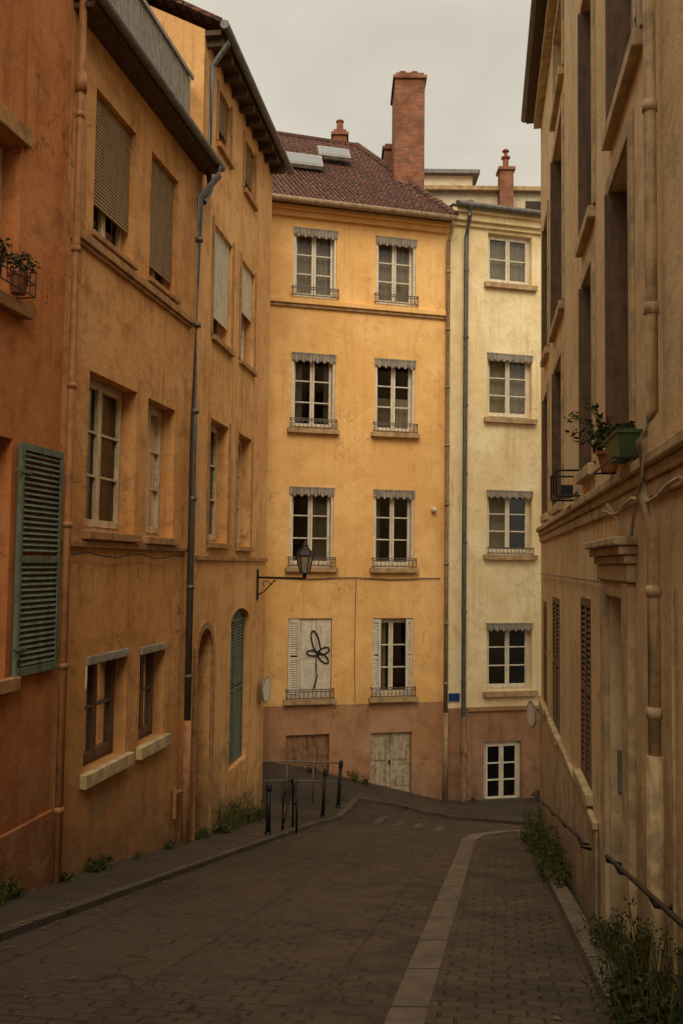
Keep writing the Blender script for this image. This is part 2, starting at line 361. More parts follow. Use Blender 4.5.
def lambrequin(b,W,a,c,z,h,o,k='lamb'):
    n=max(6,int((c-a)/.075));w=(c-a)/n
    b.box(W,a,c,o-.03,o+.012,z-.03,z,k)
    for i in range(n):
        u=a+w*i;hh=h*(1 if i%2 else .82)
        b.box(W,u+.003,u+w-.003,o-.006,o+.004,z-hh,z-.03,k)
        b.box(W,u+w*.3,u+w*.7,o-.006,o+.004,z-hh-.02,z-hh,k)
def collars(b,p0,p1,r,k,n):
    p0,p1=Vector(p0),Vector(p1);d=(p1-p0).normalized()
    for i in range(n):
        c=p0.lerp(p1,(i+.5)/n);b.tube([c-d*.03,c+d*.03],r*1.22,k,12)
def leaves(b,c,rad,n,size,k,squash=.8,droop=0):
    c=Vector(c)
    for i in range(n):
        while True:
            d=Vector((R(-1,1),R(-1,1),R(-1,1)))
            if d.length<=1: break
        p=c+Vector((d.x*rad,d.y*rad,d.z*rad*squash))
        a=Vector((R(-1,1),R(-1,1),R(-.4,1))).normalized();t=a.cross(Vector((R(-1,1),R(-1,1),R(-1,1)))).normalized()
        s=size*R(.5,1.4);w=s*.22
        b.face([p,p+a*s*.5+t*w,p+a*s-Vector((0,0,droop*s)),p+a*s*.5-t*w],k)

# ------------------------------------------------------------------ terrain
def ss(t): t=max(0,min(1,t));return t*t*(3-2*t)
def gz(x,y):
    yy=max(y,-14)
    z=-1.53-.194*yy if yy<18.5 else -5.119-.13*(min(yy,21.5)-18.5)
    return z+.25*max(0,min(7,2.4-x))*ss((y-17.8)/2.5)
def sheet(name,xs,ys,off,k,parent=None):
    b=Bd()
    for x0,x1 in zip(xs,xs[1:]):
        for y0,y1 in zip(ys,ys[1:]):
            b.face([(x,y,gz(x,y)+off) for x,y in ((x0,y0),(x1,y0),(x1,y1),(x0,y1))],k)
    return b.done(name,parent,smooth=True)
def fr(a,b,n): return [a+(b-a)*i/n for i in range(n+1)]
sheet('ground',[-400,-150,-60,-30]+fr(-15,15,60)+[30,60,150,400],[-400,-150,-60,-30]+fr(-14,24,76)+[40,60,150,400],-.08,'ground')
def strip(name,A,Bp,off,k,nc=6,ns=6,skirt=0):
    b=Bd();AA=[];BB=[]
    for i in range(len(A)-1):
        for j in range(ns):
            t=j/ns;AA.append(Vector(A[i]).lerp(Vector(A[i+1]),t));BB.append(Vector(Bp[i]).lerp(Vector(Bp[i+1]),t))
    AA.append(Vector(A[-1]));BB.append(Vector(Bp[-1]))
    g=lambda p,o=off:(p.x,p.y,gz(p.x,p.y)+o)
    for i in range(len(AA)-1):
        for c in range(nc):
            p=AA[i].lerp(BB[i],c/nc);q=AA[i+1].lerp(BB[i+1],c/nc);r=AA[i+1].lerp(BB[i+1],(c+1)/nc);s=AA[i].lerp(BB[i],(c+1)/nc)
            b.face([g(p),g(q),g(r),g(s)],k)
        if skirt:
            b.face([g(AA[i]),g(AA[i+1]),g(AA[i+1],off-skirt),g(AA[i],off-skirt)],k)
            b.face([g(BB[i]),g(BB[i+1]),g(BB[i+1],off-skirt),g(BB[i],off-skirt)],k)
    return b.done(name)
def road():
    b=Bd();xs=fr(-10,14,60);ys=fr(-14,24,95)
    for x0,x1 in zip(xs,xs[1:]):
        for y0,y1 in zip(ys,ys[1:]): b.face([(x,y,gz(x,y)) for x,y in ((x0,y0),(x1,y0),(x1,y1),(x0,y1))],'asph')
    b.done('road',smooth=True)
road()
Ak=[(-5.7,-8),(-4.03,0),(-2.54,7),(-1.79,10.5),(-.9,14.5),(-.33,16.9),(.1,18.2),(.45,19.1),(1.2,19.1),(2.1,18.7),(3.0,17.9),(3.8,17.2),(6,16.4),(9,16)]
Bk=[(-6.3,-8),(-4.85,0),(-3.6,7),(-2.95,10.5),(-2.3,14.5),(-1.8,17.2),(-6,18.6),(-6,19.2),(0,20.7),(2.2,21.3),(3.2,21.5),(4,21.8),(6,22.4),(9,23.2)]
def inset(A,Bp,w):
    o=[]
    for p,q in zip(A,Bp):
        p,q=Vector(p),Vector(q);o.append(tuple(p+(q-p).normalized()*w))
    return o
Ai=inset(Ak,Bk,.12)
strip('sidewalk',Ai,Bk,.055,'side',8,8)
strip('kerb',Ak,Ai,.06,'stone',1,8,.16)
cx=lambda y:.27+.18*(y-5.1)
ys=[-6,0,5,10,13.5]
strip('sett_paving',[(cx(y)+.22,y) for y in ys]+[(2.35,14.9)],[(1.88+.157*(y-5.67)+.03,y) for y in ys]+[(3.35,15.0)],.004,'sett',8,8)
strip('stone_channel',[(cx(y),y) for y in ys]+[(1.97,14.6),(2.25,15.5),(2.9,16.2),(3.7,16.55),(5,16.3)],[(cx(y)+.22,y) for y in ys]+[(2.19,14.55),(2.45,15.3),(2.98,15.98),(3.7,16.3),(5,16.05)],.008,'strip',2,8)
yk=(-4,3,6,9,11.4)
strip('kerb',[(1.88+.157*(y-5.67)-.27,y) for y in yk],[(1.88+.157*(y-5.67)-.12,y) for y in yk],.10,'strip',1,8,.14)
b=Bd()
for i in range(4):
    x=.85+i*.34;y=18.35-i*.42
    P=[(x,y),(x+.16,y-.02),(x-.05,y-1.1),(x-.21,y-1.08)]
    b.face([(p[0],p[1],gz(*p)+.004) for p in P],'paintw')
b.done('crosswalk_marking')
b=Bd()
for i in range(420):
    y=R(4,18);side=R(0,1)<.5
    x=(-2.54+.225*(y-7)+R(-.25,.12)*R(0,1)*2) if side else (1.88+.157*(y-5.67)-.3-abs(random.gauss(0,.25)))
    if R(0,1)<.2: x=R(-2,2)
    z=gz(x,y)+(.065 if side and x<-2.54+.225*(y-7) else .014);a=R(0,6.28);s=R(.012,.035)
    b.face([(x+s*math.cos(a+t)*q,y+s*math.sin(a+t)*q,z+h) for t,q,h in ((0,1,0),(1.57,.45,.006),(3.14,1,.002),(4.71,.45,.008))],'dead')
b.done('fallen_leaves',origin=False)

def body(b,W,u0,u1,thick,z0,z1,k,ends=(True,True),top=True):
    back=-thick
    b.face([W.P(u0,back,z0),W.P(u1,back,z0),W.P(u1,back,z1),W.P(u0,back,z1)],k)
    if ends[0]: b.face([W.P(u0,0,z0),W.P(u0,back,z0),W.P(u0,back,z1),W.P(u0,0,z1)],k)
    if ends[1]: b.face([W.P(u1,0,z0),W.P(u1,back,z0),W.P(u1,back,z1),W.P(u1,0,z1)],k)
    if top: b.face([W.P(u0,0,z1),W.P(u1,0,z1),W.P(u1,back,z1),W.P(u0,back,z1)],k)
def floors(b,W,u0,u1,thick,zs):
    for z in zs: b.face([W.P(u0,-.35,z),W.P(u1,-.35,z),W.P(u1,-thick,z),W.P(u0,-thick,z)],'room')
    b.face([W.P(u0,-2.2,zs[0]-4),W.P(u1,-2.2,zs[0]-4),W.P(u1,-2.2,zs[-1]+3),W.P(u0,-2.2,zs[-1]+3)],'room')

# ================================================================== A : orange house (left, nearest)
e=empty('orange_house')
hA=[(7.35,8.5,2.46,4.0),(7.45,8.5,-1.1,1.15),(4.3,5.4,2.46,4.0),(4.3,5.4,-1.1,1.15),(0.5,1.6,2.46,4.0),(.5,1.6,-1.1,1.15)]
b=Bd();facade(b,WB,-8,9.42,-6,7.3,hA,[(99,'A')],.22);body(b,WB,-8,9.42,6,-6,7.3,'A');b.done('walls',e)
b=Bd();floors(b,WB,-8,9.42,5.8,[-1.6,2.0,5.5]);b.done('floors',e)
b=Bd()
for h in hA: window(b,WB,h[0],h[1],h[2],h[3],.2,'cream',3,2,[(.02,.3,0,1)] if h[2]>0 else None)
b.done('windows',e,.004)
b=Bd()
for h in hA: b.box(WB,h[0]-.12,h[1]+.14,-.05,.09,h[2]-.13,h[2]-.002,'sillB')
for h in hA[::2]:
    b.box(WB,h[0]-.1,h[1]+.1,-.003,.05,h[3]+.02,h[3]+.2,'sillB')
b.box(WB,-8,9.41,.002,.05,-6.2,-2.55,'A')
b.box(WB,-8,9.42,-.1,.5,7.15,7.3,'soff')
b.done('sills_and_eave',e,.01)
b=Bd()
louver(b,WB,8.58,9.38,-1.11,1.13,.02,.065,'green');b.box(WB,8.6,8.64,.06,.075,-1.0,-.94,'iron')
for z in (-.85,.85): b.box(WB,8.46,8.75,.066,.074,z-.015,z+.015,'green')
louver(b,WB,6.5,7.37,-1.11,1.13,.02,.065,'green')
b.done('shutters',e,.003)
b=Bd();b.hexa([WB.P(u,o,z) for u in (-8,9.42) for (o,z) in ((.5,7.3),(.5,7.34),(-6,9.2),(-6,9.24))],'tile');b.done('roof',e)

# ================================================================== B : ochre house
e=empty('ochre_house')
B0,B1=9.42,13.5
hB=[(10.02,11.13,3.74,5.42),(11.64,12.62,3.74,5.44),(10.04,11.36,.34,2.15,.26),(11.72,12.70,.33,2.15,.26),(10.14,11.26,-2.36,-1.07,.2),(11.66,12.51,-2.36,-1.1,.2)]
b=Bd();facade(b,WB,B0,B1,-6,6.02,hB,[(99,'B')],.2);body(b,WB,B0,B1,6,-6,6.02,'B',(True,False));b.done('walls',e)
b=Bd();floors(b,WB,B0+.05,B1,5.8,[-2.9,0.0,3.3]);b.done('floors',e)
b=Bd()
window(b,WB,10.02,11.13,3.74,5.42,.16,'cream',3,2)
window(b,WB,11.64,12.62,3.74,5.44,.16,'cream',3,2)
window(b,WB,10.04,11.36,.34,2.15,.2,'cream',3,2,[(.7,1,0,1)],.06)
window(b,WB,11.72,12.70,.33,2.15,.2,'cream',3,2,[(0,.3,0,1)],.06)
window(b,WB,10.14,11.26,-2.36,-1.07,.16,'brownsh',2,2)
window(b,WB,11.66,12.51,-2.36,-1.1,.16,'brownsh',2,2)
b.done('windows',e,.004)
b=Bd()
rollblind(b,WB,10.05,11.10,4.12,5.42,-.07,'blind');rollblind(b,WB,11.67,12.59,3.95,5.44,-.07,'blind')
b.done('roller_blinds',e)
b=Bd()
b.box(WB,9.5,13.22,-.003,.065,3.52,3.62,'sillB');b.box(WB,9.5,13.22,-.003,.035,3.47,3.519,'sillB')
b.box(WB,9.5,13.22,-.003,.045,.15,.22,'sillB')
for h in hB[:2]: b.box(WB,h[0]-.06,h[1]+.06,-.15,.05,h[2]-.07,h[2]-.002,'sillB')
for h in hB[2:4]: b.box(WB,h[0]-.08,h[1]+.08,-.2,.09,h[2]-.10,h[2]-.002,'sillB')
for h in hB[4:]:
    b.box(WB,h[0]-.06,h[1]+.1,-.15,.08,h[2]-.16,h[2]-.002,'sillR')
    b.box(WB,h[0],h[1],-.14,.03,h[3]-.10,h[3]-.002,'lamb')
b.done('sills_and_courses',e,.01)
b=Bd()
b.hexa([WB.P(u,o,z) for u in (B0,B1+.05) for (o,z) in ((.28,6.05),(.28,6.10),(-.6,6.72),(-.6,6.77))],'zinc')
b.box(WB,B0,B1+.1,-.05,.27,5.98,6.04,'soff')
b.tube([WB.P(u,.32,6.06) for u in (B0-.1,B1+.1)],.06,'zinc',12)
b.face([WB.P(B0,-.6,6.7),WB.P(B1,-.6,6.7),WB.P(B1,-6,6.7),WB.P(B0,-6,6.7)],'zinc')
b.done('zinc_roof',e)
b=Bd();n=60
for i in range(n):
    u=B0+.1+(B1-.25-B0-.1)*i/n;b.box(WB,u,u+.042,-.13,-.11,6.45,7.42,'lamb')
b.box(WB,B0,B1-.15,-.109,-.075,7.36,7.42,'greyp');b.box(WB,B0,B1-.15,-.109,-.075,6.62,6.67,'greyp');b.box(WB,B0,B1-.15,-.17,-.131,6.62,7.38,'greyp')
b.done('terrace_screen',e)
b=Bd()
pts=[WB.P(9.45,.10,7.0),WB.P(9.45,.10,4.6),WB.P(9.45,.09,1),WB.P(9.45,.09,-3.3)]
b.tube(pts,.042,'pipeA',12);collars(b,pts[0],pts[-1],.042,'pipeA',7)
b.tube([WB.P(9.45,.10,5.25),WB.P(9.45,.10,5.05)],.065,'pipeA',12)
b.done('downpipe',e,smooth=True)
b=Bd()
pts=[WB.P(13.4,.33,6.0),WB.P(13.4,.33,5.85),WB.P(13.2,.12,5.45),WB.P(13.18,.10,2),WB.P(13.18,.10,-2.3)]
b.tube(pts,.05,'zinc',12);collars(b,pts[2],pts[-1],.05,'zinc',6)
pts=[WB.P(13.18,.10,-2.28),WB.P(13.18,.10,-4.1)];b.tube(pts,.057,'pipeA',12)
b.done('downpipe',e,smooth=True)
b=Bd()
b.tube([WB.P(9.6+.38*i,.055,.07+.03*math.sin(i*1.7)) for i in range(10)],.009,'iron',5)
b.tube([WB.P(9.62,.03,z) for z in (.05,-1,-2.0)],.01,'pipeA',5)
b.tube([WB.P(12.9,.04,z) for z in (-3.2,-3.6)],.03,'pipeA',8);b.tube([WB.P(12.9,.04,-3.25),WB.P(13.15,.05,-3.28)],.03,'pipeA',8)
b.done('cables',e)

# ================================================================== C : tall ochre house
e=empty('tall_ochre_house')
C0,C1=13.5,18.35;CT=8.25
hC=[(14.32,15.07,6.85,7.78),(16.05,16.85,6.82,7.78),(14.22,15.35,3.64,5.48),(15.98,17.0,3.65,5.5),(14.2,15.33,.32,2.31,.26),(15.94,16.96,.30,2.33,.26),(13.72,14.50,-4.6,-1.04,.3),(15.72,17.05,-3.6,-.82,.28)]
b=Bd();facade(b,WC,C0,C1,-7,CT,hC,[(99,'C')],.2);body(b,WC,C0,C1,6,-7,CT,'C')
arch(b,WC,13.72,14.50,-1.04,.38,.3,'C');arch(b,WC,15.72,17.05,-.82,.25,.28,'C')
b.face([WC.P(C0,0,CT),WC.P(C0,-3,CT+1.5),WC.P(C0,-6,CT)],'C');b.face([WC.P(C1,0,CT),WC.P(C1,-3,CT+1.5),WC.P(C1,-6,CT)],'C')
b.done('walls',e)
b=Bd();floors(b,WC,C0+.05,C1-.05,5.8,[-3.6,-.2,3.1,6.3]);b.done('floors',e)
b=Bd()
window(b,WC,14.32,15.07,6.85,7.78,.14,'cream',2,2);window(b,WC,16.05,16.85,6.82,7.78,.14,'cream',2,2)
window(b,WC,14.22,15.35,3.64,5.48,.2,'white',3,2,[(0,1,0,1)]);window(b,WC,15.98,17.0,3.65,5.5,.2,'white',3,2,[(0,.4,0,1)])
window(b,WC,14.2,15.33,.32,2.31,.2,'cream',3,2,[(0,.4,0,1)]);window(b,WC,15.94,16.96,.30,2.33,.2,'cream',3,2)
b.done('windows',e,.004)
b=Bd()
rollblind(b,WC,14.25,15.32,4.0,5.48,-.06,'white');rollblind(b,WC,16.0,16.98,4.6,5.5,-.06,'white')
rollblind(b,WC,14.34,15.05,7.2,7.78,-.06,'blind');rollblind(b,WC,16.07,16.83,7.1,7.78,-.06,'blind')
louver(b,WC,15.74,16.38,-3.58,-1.0,-.14,-.10,'green');louver(b,WC,16.39,17.03,-3.58,-1.0,-.14,-.10,'green')
b.box(WC,15.74,17.03,-.15,-.12,-1.0,-.84,'green')
b.done('shutters',e,.003)
b=Bd()
b.box(WC,13.74,14.48,-.24,-.19,-4.6,-1.05,'doorred')
for z0,z1 in ((-4.0,-3.2),(-3.05,-2.2),(-2.05,-1.45)):
    b.box(WC,13.80,14.07,-.19,-.165,z0,z1,'doorred');b.box(WC,14.15,14.42,-.19,-.165,z0,z1,'doorred')
b.done('door',e,.01)
b=Bd()
for h in hC[:6]:
    b.box(WC,h[0]-.05,h[1]+.08,-.15,.07,h[2]-.09,h[2]-.002,'sillB')
    b.box(WC,h[0]-.10,h[0]-.002,-.003,.02,h[2],h[3]+.08,'sillB');b.box(WC,h[1]+.002,h[1]+.10,-.003,.02,h[2],h[3]+.08,'sillB')
b.box(WC,13.56,C1,-.003,.04,.03,.11,'sillB')
n=12
for i in range(n):
    a0=math.pi*i/n;a1=math.pi*(i+1)/n;m_=14.11
    q=[(m_-r*math.cos(a),-1.42+(r-.01)*math.sin(a)) for r in (.395,.52) for a in (a0,a1)]
    b.hexa([WC.P(q[j][0],o,q[j][1]) for j in range(4) for o in (-.003,.045)],'sillB')
b.box(WC,13.59,13.71,-.003,.045,-4.6,-1.43,'sillB');b.box(WC,14.51,14.63,-.003,.045,-4.6,-1.43,'sillB')
b.done('sills_and_surrounds',e,.008)
b=Bd()
b.hexa([WC.P(u,o,z) for u in (C0-.1,C1+.2) for (o,z) in ((.30,CT+.03),(.30,CT+.10),(-3,CT+1.75),(-3,CT+1.82))],'tile')
b.hexa([WC.P(u,o,z) for u in (C0-.1,C1+.2) for (o,z) in ((-3,CT+1.75),(-3,CT+1.82),(-6.3,CT+.03),(-6.3,CT+.10))],'tile')
b.box(WC,C0,C1+.1,.002,.26,CT-.10,CT-.02,'soff')
u=C0+.1
while u<C1+.1: b.box(WC,u,u+.08,.002,.27,CT-.22,CT-.101,'soff');u+=.5
b.tube([WC.P(u,.34,CT+.0) for u in (C0-.1,C1+.25)],.07,'zinc',12)
b.tube([WC.P(13.6,.34,CT-.02),WC.P(13.6,.34,CT-.2),WC.P(13.6,.1,CT-.55),WC.P(13.56,.09,6.0),WC.P(13.5,.14,5.7),WC.P(13.25,.12,5.4)],.045,'zinc',10)
b.done('roof',e)

# ================================================================== M : yellow apartment building
e=empty('yellow_apartment_building')
ML,MR,MT=-8,2.47,8.12
rows=[(6.03,7.62),(3.03,4.74),(-.08,1.70),(-3.0,-1.22)]
colsM=[(-1.15,-.18),(.74,1.68)]
hM=[(a,c,z0,z1,.20) for a,c in colsM+[(-4.6,-3.7)] for z0,z1 in rows]
hM+=[(-1.16,-.21,-6.2,-3.78,.12),(.72,1.66,-6.2,-3.80,.12)]
b=Bd();facade(b,WM,ML,MR,-7,MT,hM,[(-3.14,'Mb'),(99,'M')],.14);body(b,WM,ML,MR,7,-7,MT,'M');b.done('walls',e)
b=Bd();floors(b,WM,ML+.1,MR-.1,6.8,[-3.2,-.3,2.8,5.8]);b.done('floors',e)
b=Bd()
cur={(0,0):[(.1,.9,0,1)],(1,0):[(0,1,0,1)],(0,1):[(0,.3,0,1),(.8,1,0,1)],(1,1):[(0,1,0,.5)],(0,2):[(.55,1,0,1)],(1,2):[(0,.25,0,1)],(1,3):[(0,.42,0,1)]}
for ci,(a,c) in enumerate(colsM+[(-4.6,-3.7)]):
    for ri,(z0,z1) in enumerate(rows):
        if ci==0 and ri==3: continue
        window(b,WM,a,c,z0,z1,.17,'white',3,2,cur.get((ci,ri)))
b.done('windows',e,.004)
b=Bd()
a,c=colsM[0];louver(b,WM,a+.01,(a+c)/2-.22,-2.98,-1.24,-.05,-.01,'white',.05);
b.box(WM,a+.28,a+.62,-.10,-.05,-2.98,-1.24,'white');b.box(WM,a+.63,c-.01,-.10,-.05,-2.98,-1.24,'white')
for q in (a+.31,a+.66):
    for z0,z1 in ((-2.85,-2.2),(-2.1,-1.35)): b.box(WM,q,q+.25,-.05,-.038,z0,z1,'white')
a,c=colsM[1]
louver(b,WM,a-.02,a+.2,-2.98,-1.24,-.06,-.02,'white',.05);louver(b,WM,c-.16,c,-2.98,-1.24,-.06,-.02,'white',.05)
for (a,c) in colsM:
    for z0,z1 in rows[:3]:
        b.box(WM,a+.004,a+.05,-.165,-.02,z0+.01,z1-.1,'white');b.box(WM,c-.05,c-.004,-.165,-.02,z0+.01,z1-.1,'white')
b.done('shutters',e,.003)
b=Bd()
def gp(u,z): return WM.P(u,-.028,z)
def loop(cx_,cz,rx,rz,ang,n=18,r=.019):
    P=[]
    for i in range(n+1):
        t=2*math.pi*i/n-math.pi/2;x=rx*math.cos(t);z=rz*(math.sin(t)+1)
        P.append(gp(cx_+x*math.cos(ang)+z*math.sin(ang),cz-x*math.sin(ang)+z*math.cos(ang)))
    b.tube(P,r,'black',6)
c0=-.47;z0=-2.0
loop(c0,z0,.08,.26,-.25);loop(c0,z0,.07,.13,1.15);loop(c0,z0,.07,.15,2.35);loop(c0,z0,.06,.13,-1.5)
b.tube([gp(c0-.02,z0),gp(c0-.05,z0-.25),gp(c0-.02,z0-.5),gp(c0-.10,z0-.78)],.016,'black',6)
b.done('graffiti',e)
b=Bd()
for a,c in colsM+[(-4.6,-3.7)]:
    for ri,(z0,z1) in enumerate(rows):
        if ri<3: lambrequin(b,WM,a-.02,c+.02,z1+.02,.20,.02)
        railing(b,WM,a-.03,c+.03,z0+.03,z0+.22,.10)
        if ri: b.box(WM,a-.09,c+.09,-.1,.13,z0-.10,z0-.003,'sill')
b.done('valances_and_railings',e)
b=Bd()
b.box(WM,ML,MR-.003,.002,.11,5.86,5.97,'M');b.box(WM,ML,MR-.003,.002,.06,5.79,5.859,'sill')
b.box(WM,ML,MR,.002,.10,7.86,7.98,'M');b.box(WM,ML,MR,.002,.2,7.981,8.08,'M');b.box(WM,ML,MR,-.1,.30,8.081,8.14,'soff')
b.done('cornices',e,.01)
b=Bd()
b.box(WM,-1.15,-.22,-.11,-.08,-6.2,-3.79,'dooro')
b.box(WM,.73,1.19,-.11,-.07,-6.2,-3.81,'door');b.box(WM,1.20,1.65,-.11,-.07,-6.2,-3.81,'door')
for q in (.80,1.26):
    for z0,z1 in ((-5.0,-4.5),(-4.42,-3.92)): b.box(WM,q,q+.32,-.07,-.055,z0,z1,'door')
for q in (-1.08,-.64): b.box(WM,q,q+.38,-.08,-.068,-4.7,-3.9,'dooro')
b.box(WM,1.15,1.18,-.07,-.03,-4.52,-4.42,'iron')
b.done('doors',e,.006)
b=Bd();
E=lambda u,o,z:WM.P(u,o,z)
eL,eR=E(ML,.36,8.16),E(MR+.03,.36,8.16);rL=Vector((-8.5,21.5,11.45));rR=Vector((.30,24,11.4));kR=E(MR+.03,-6.5,8.2);kL=E(ML,-7,8.2)
b.face([eL,eR,rR,rL],'tile');b.face([eR,kR,rR],'tile');b.face([rL,rR,kR,kL],'tile')
b.tube([eR+Vector((0,0,.03)),rR+Vector((0,0,.03))],.09,'tile',8);b.tube([rL,rR],.1,'tile',8)
n=92
for i in range(n):
    t=(i+.5)/n;p=eL.lerp(eR,t);q=rL.lerp(rR,t)
    if p.x<-4: continue
    b.tube([p+Vector((0,0,.01)),q+Vector((0,0,.01))],.034,'tile',6)
b.done('tiled_roof',e)
b=Bd();nrm=((eR-eL).cross(rL-eL)).normalized()
if nrm.z<0: nrm=-nrm
def rp(x,v,h):
    t=(x+8)/(10.5);p=eL.lerp(eR,t);q=Vector((p.x,p.y,p.z)).lerp(Vector((p.x-.45,rL.y+(rR.y-rL.y)*t,11.42)),v);return q+nrm*h
for x0,x1,v0,v1 in ((-1.35,-.45,.42,.58),(-.50,.30,.60,.74)):
    for (A,C,V0,V1,h0,h1,k) in ((x0,x1,v0,v1,0,.09,'greyp'),(x0+.06,x1-.06,v0+.02,v1-.02,.09,.098,'sky')):
        b.hexa([rp(u,v,h) for u in (A,C) for v in (V0,V1) for h in (h0,h1)],k)
b.done('skylights',e)
b=Bd()
b.tube([E(ML,.40,8.13),E(MR+.05,.40,8.10)],.07,'pipeM',12)
P=[E(2.42,.40,8.1),E(2.42,.40,7.95),E(2.42,.12,7.6),E(2.42,.09,0),E(2.42,.09,-3.4)];b.tube(P,.05,'pipeM',12);collars(b,P[2],P[-1],.05,'pipeM',8)
b.tube([E(2.42,.09,-3.38),E(2.42,.09,-5.5)],.06,'pipeM',12)
b.done('gutter_and_downpipe',e,smooth=True)
b=Bd()
b.tube([E(-1.7+i*.4,.03,-.32+.02*math.cos(i*1.3)) for i in range(11)],.012,'rail',5)
b.tube([E(.35+.02*math.sin(z),.02,z) for z in fr(-.3,-3.1,5)],.008,'rail',5)
b.done('facade_cable',e)

def chimney(name,x0,x1,y0,y1,z0,z1,pots,k='brick',cap=.12):
    b=Bd();b.wbox(x0,x1,y0,y1,z0,z1-cap*1.5,k);b.wbox(x0-.05,x1+.05,y0-.05,y1+.05,z1-cap*1.5+.002,z1-cap*.75,k);b.wbox(x0+.02,x1-.02,y0+.02,y1-.02,z1-cap*.75+.002,z1,k)
    for px in pots: b.lathe((px,(y0+y1)/2,z1),[(.11,0),(.10,.08),(.085,.28),(.11,.30),(.11,.34),(.07,.34)],'pot',14)
    return b.done(name,origin=True,bevel=.008)
chimney('brick_chimney',1.22,1.97,22.0,23.3,8.8,12.4,[1.45,1.75])
chimney('brick_chimney',1.02,1.9,23.35,24.1,8.8,11.2,[])
chimney('brick_chimney',-.36,.02,24.0,24.5,10.6,11.9,[-.17])
b=Bd();b.wbox(4.4,4.78,25.0,25.4,9.8,11.25,'brick');b.wbox(4.35,4.83,24.95,25.45,11.252,11.34,'brick')
b.lathe((4.59,25.2,11.34),[(.12,0),(.09,.06),(.08,.3),(.13,.33),(.13,.37),(.05,.40),(.04,.5),(.1,.53),(.1,.56),(.02,.62)],'pot',14);b.done('brick_chimney',origin=True)

# ================================================================== N : cream apartment building
e=empty('cream_apartment_building')
NL,NR,NT=2.473,10,8.5
rN=[(6.79,8.02),(3.53,5.05),(.27,1.76),(-2.93,-1.38)]
hN=[(a,c,z0,z1,.18) for a,c in ((3.45,4.57),(6.3,7.4)) for z0,z1 in rN]+[(3.38,4.30,-5.55,-4.10,.14)]
b=Bd();facade(b,WM,NL,NR,-7,NT,hN,[(-3.3,'Nb'),(99,'N')],.14);body(b,WM,NL,NR,6,-7,NT,'N');b.done('walls',e)
b=Bd();floors(b,WM,NL+.1,NR-.1,5.8,[-3.3,-.1,3.1,6.4]);b.done('floors',e)
b=Bd();cn=[[(0,1,0,1)],[(0,1,0,1)],[(0,.5,0,1)],None]
for a,c in ((3.45,4.57),(6.3,7.4)):
    for i,(z0,z1) in enumerate(rN): window(b,WM,a,c,z0,z1,.15,'white',3 if i else 2,2,cn[i])
window(b,WM,3.38,4.30,-5.55,-4.10,.08,'white',3,2,None,.07)
b.done('windows',e,.004)
b=Bd()
for a,c in ((3.45,4.57),(6.3,7.4)):
    for i,(z0,z1) in enumerate(rN):
        if i: lambrequin(b,WM,a-.02,c+.02,z1+.04,.18,.02)
        b.box(WM,a-.10,c+.10,-.1,.11,z0-.12,z0-.003,'sill')
    railing(b,WM,a,c,rN[2][0]+.02,rN[2][0]+.16,.08)
b.done('valances_and_sills',e)
b=Bd()
b.box(WM,NL+.01,NR,.002,.08,8.10,8.2,'N');b.box(WM,NL+.01,NR,.002,.17,8.201,8.36,'N');b.box(WM,NL+.01,NR,.002,.26,8.361,8.46,'N')
b.box(WM,NL+.5,NR,.002,.05,-3.38,-3.29,'Nb')
b.tube([WM.P(NL+.1,.34,8.5),WM.P(NR,.34,8.45)],.075,'zinc',12)
b.hexa([WM.P(u,o,z) for u in (NL,NR) for (o,z) in ((.3,8.47),(.3,8.51),(-5,9.3),(-5,9.34))],'zinc')
P=[WM.P(2.86,.34,8.45),WM.P(2.86,.34,8.25),WM.P(2.86,.13,7.8),WM.P(2.84,.11,0),WM.P(2.84,.11,-3.5)];b.tube(P,.055,'zinc',12);collars(b,P[2],P[-1],.055,'zinc',7)
b.tube([WM.P(2.84,.11,-3.48),WM.P(2.84,.11,-5.55)],.065,'pipeM',12);b.tube([WM.P(2.84,.12,-4.1),WM.P(2.84,.12,-4.3)],.085,'pipeM',12)
b.done('cornice_and_gutter',e)
e=empty('rear_apartment_building')
b=Bd();b.wbox(2.0,9,25.4,30,6,10.75,'T');b.wbox(1.8,9.2,25.2,30.2,10.752,10.87,'sill')
b.wbox(1.9,3.9,27,30,10.87,11.95,'T');b.wbox(1.7,4.1,26.8,30.1,11.952,12.07,'zinc')
b.done('walls',e)
b=Bd()
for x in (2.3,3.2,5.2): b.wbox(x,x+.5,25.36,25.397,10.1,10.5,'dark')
b.done('windows',e)

# ================================================================== R : beige house on the right
e=empty('beige_house')
R1=15.2;RT=7.8
hR=[(5.9,6.85,.90,2.90,.22),(7.95,8.75,.92,2.75,.22),(11.05,12.2,.80,2.65,.2),(5.5,6.75,3.35,5.6,.22),(7.88,8.75,3.2,5.55,.22),(10.9,12.4,3.25,5.7,.2),
    (10.9,12.2,6.2,7.3,.2),(13.4,14.2,.8,2.65,.2),(13.4,14.2,3.3,5.4,.2),(6.14,7.02,-3.1,-.22,.32),(8.24,9.12,-2.02,-.3,.15),(11.55,12.75,-2.14,-.42,.15),(13.85,14.65,-2.14,-.55,.15),
    (2.2,3.2,.9,2.9,.22),(-1.5,-.5,.9,2.9,.22),(2.2,3.2,3.35,5.6,.22)]
b=Bd();facade(b,WR,-8,R1,-6,RT,hR,[(99,'R')],.2);body(b,WR,-8,R1,7,-6,RT,'R');b.done('walls',e)
b=Bd();floors(b,WR,-7.9,R1-.05,6.8,[-2.6,.3,3.1,6.0]);b.done('floors',e)
b=Bd()
for i,h in enumerate(hR):
    if i in (9,10,11,12): continue
    window(b,WR,h[0],h[1],h[2],h[3],h[4]-.06,'cream',3,2,[(0,.3,0,1)])
b.done('windows',e,.004)
b=Bd()
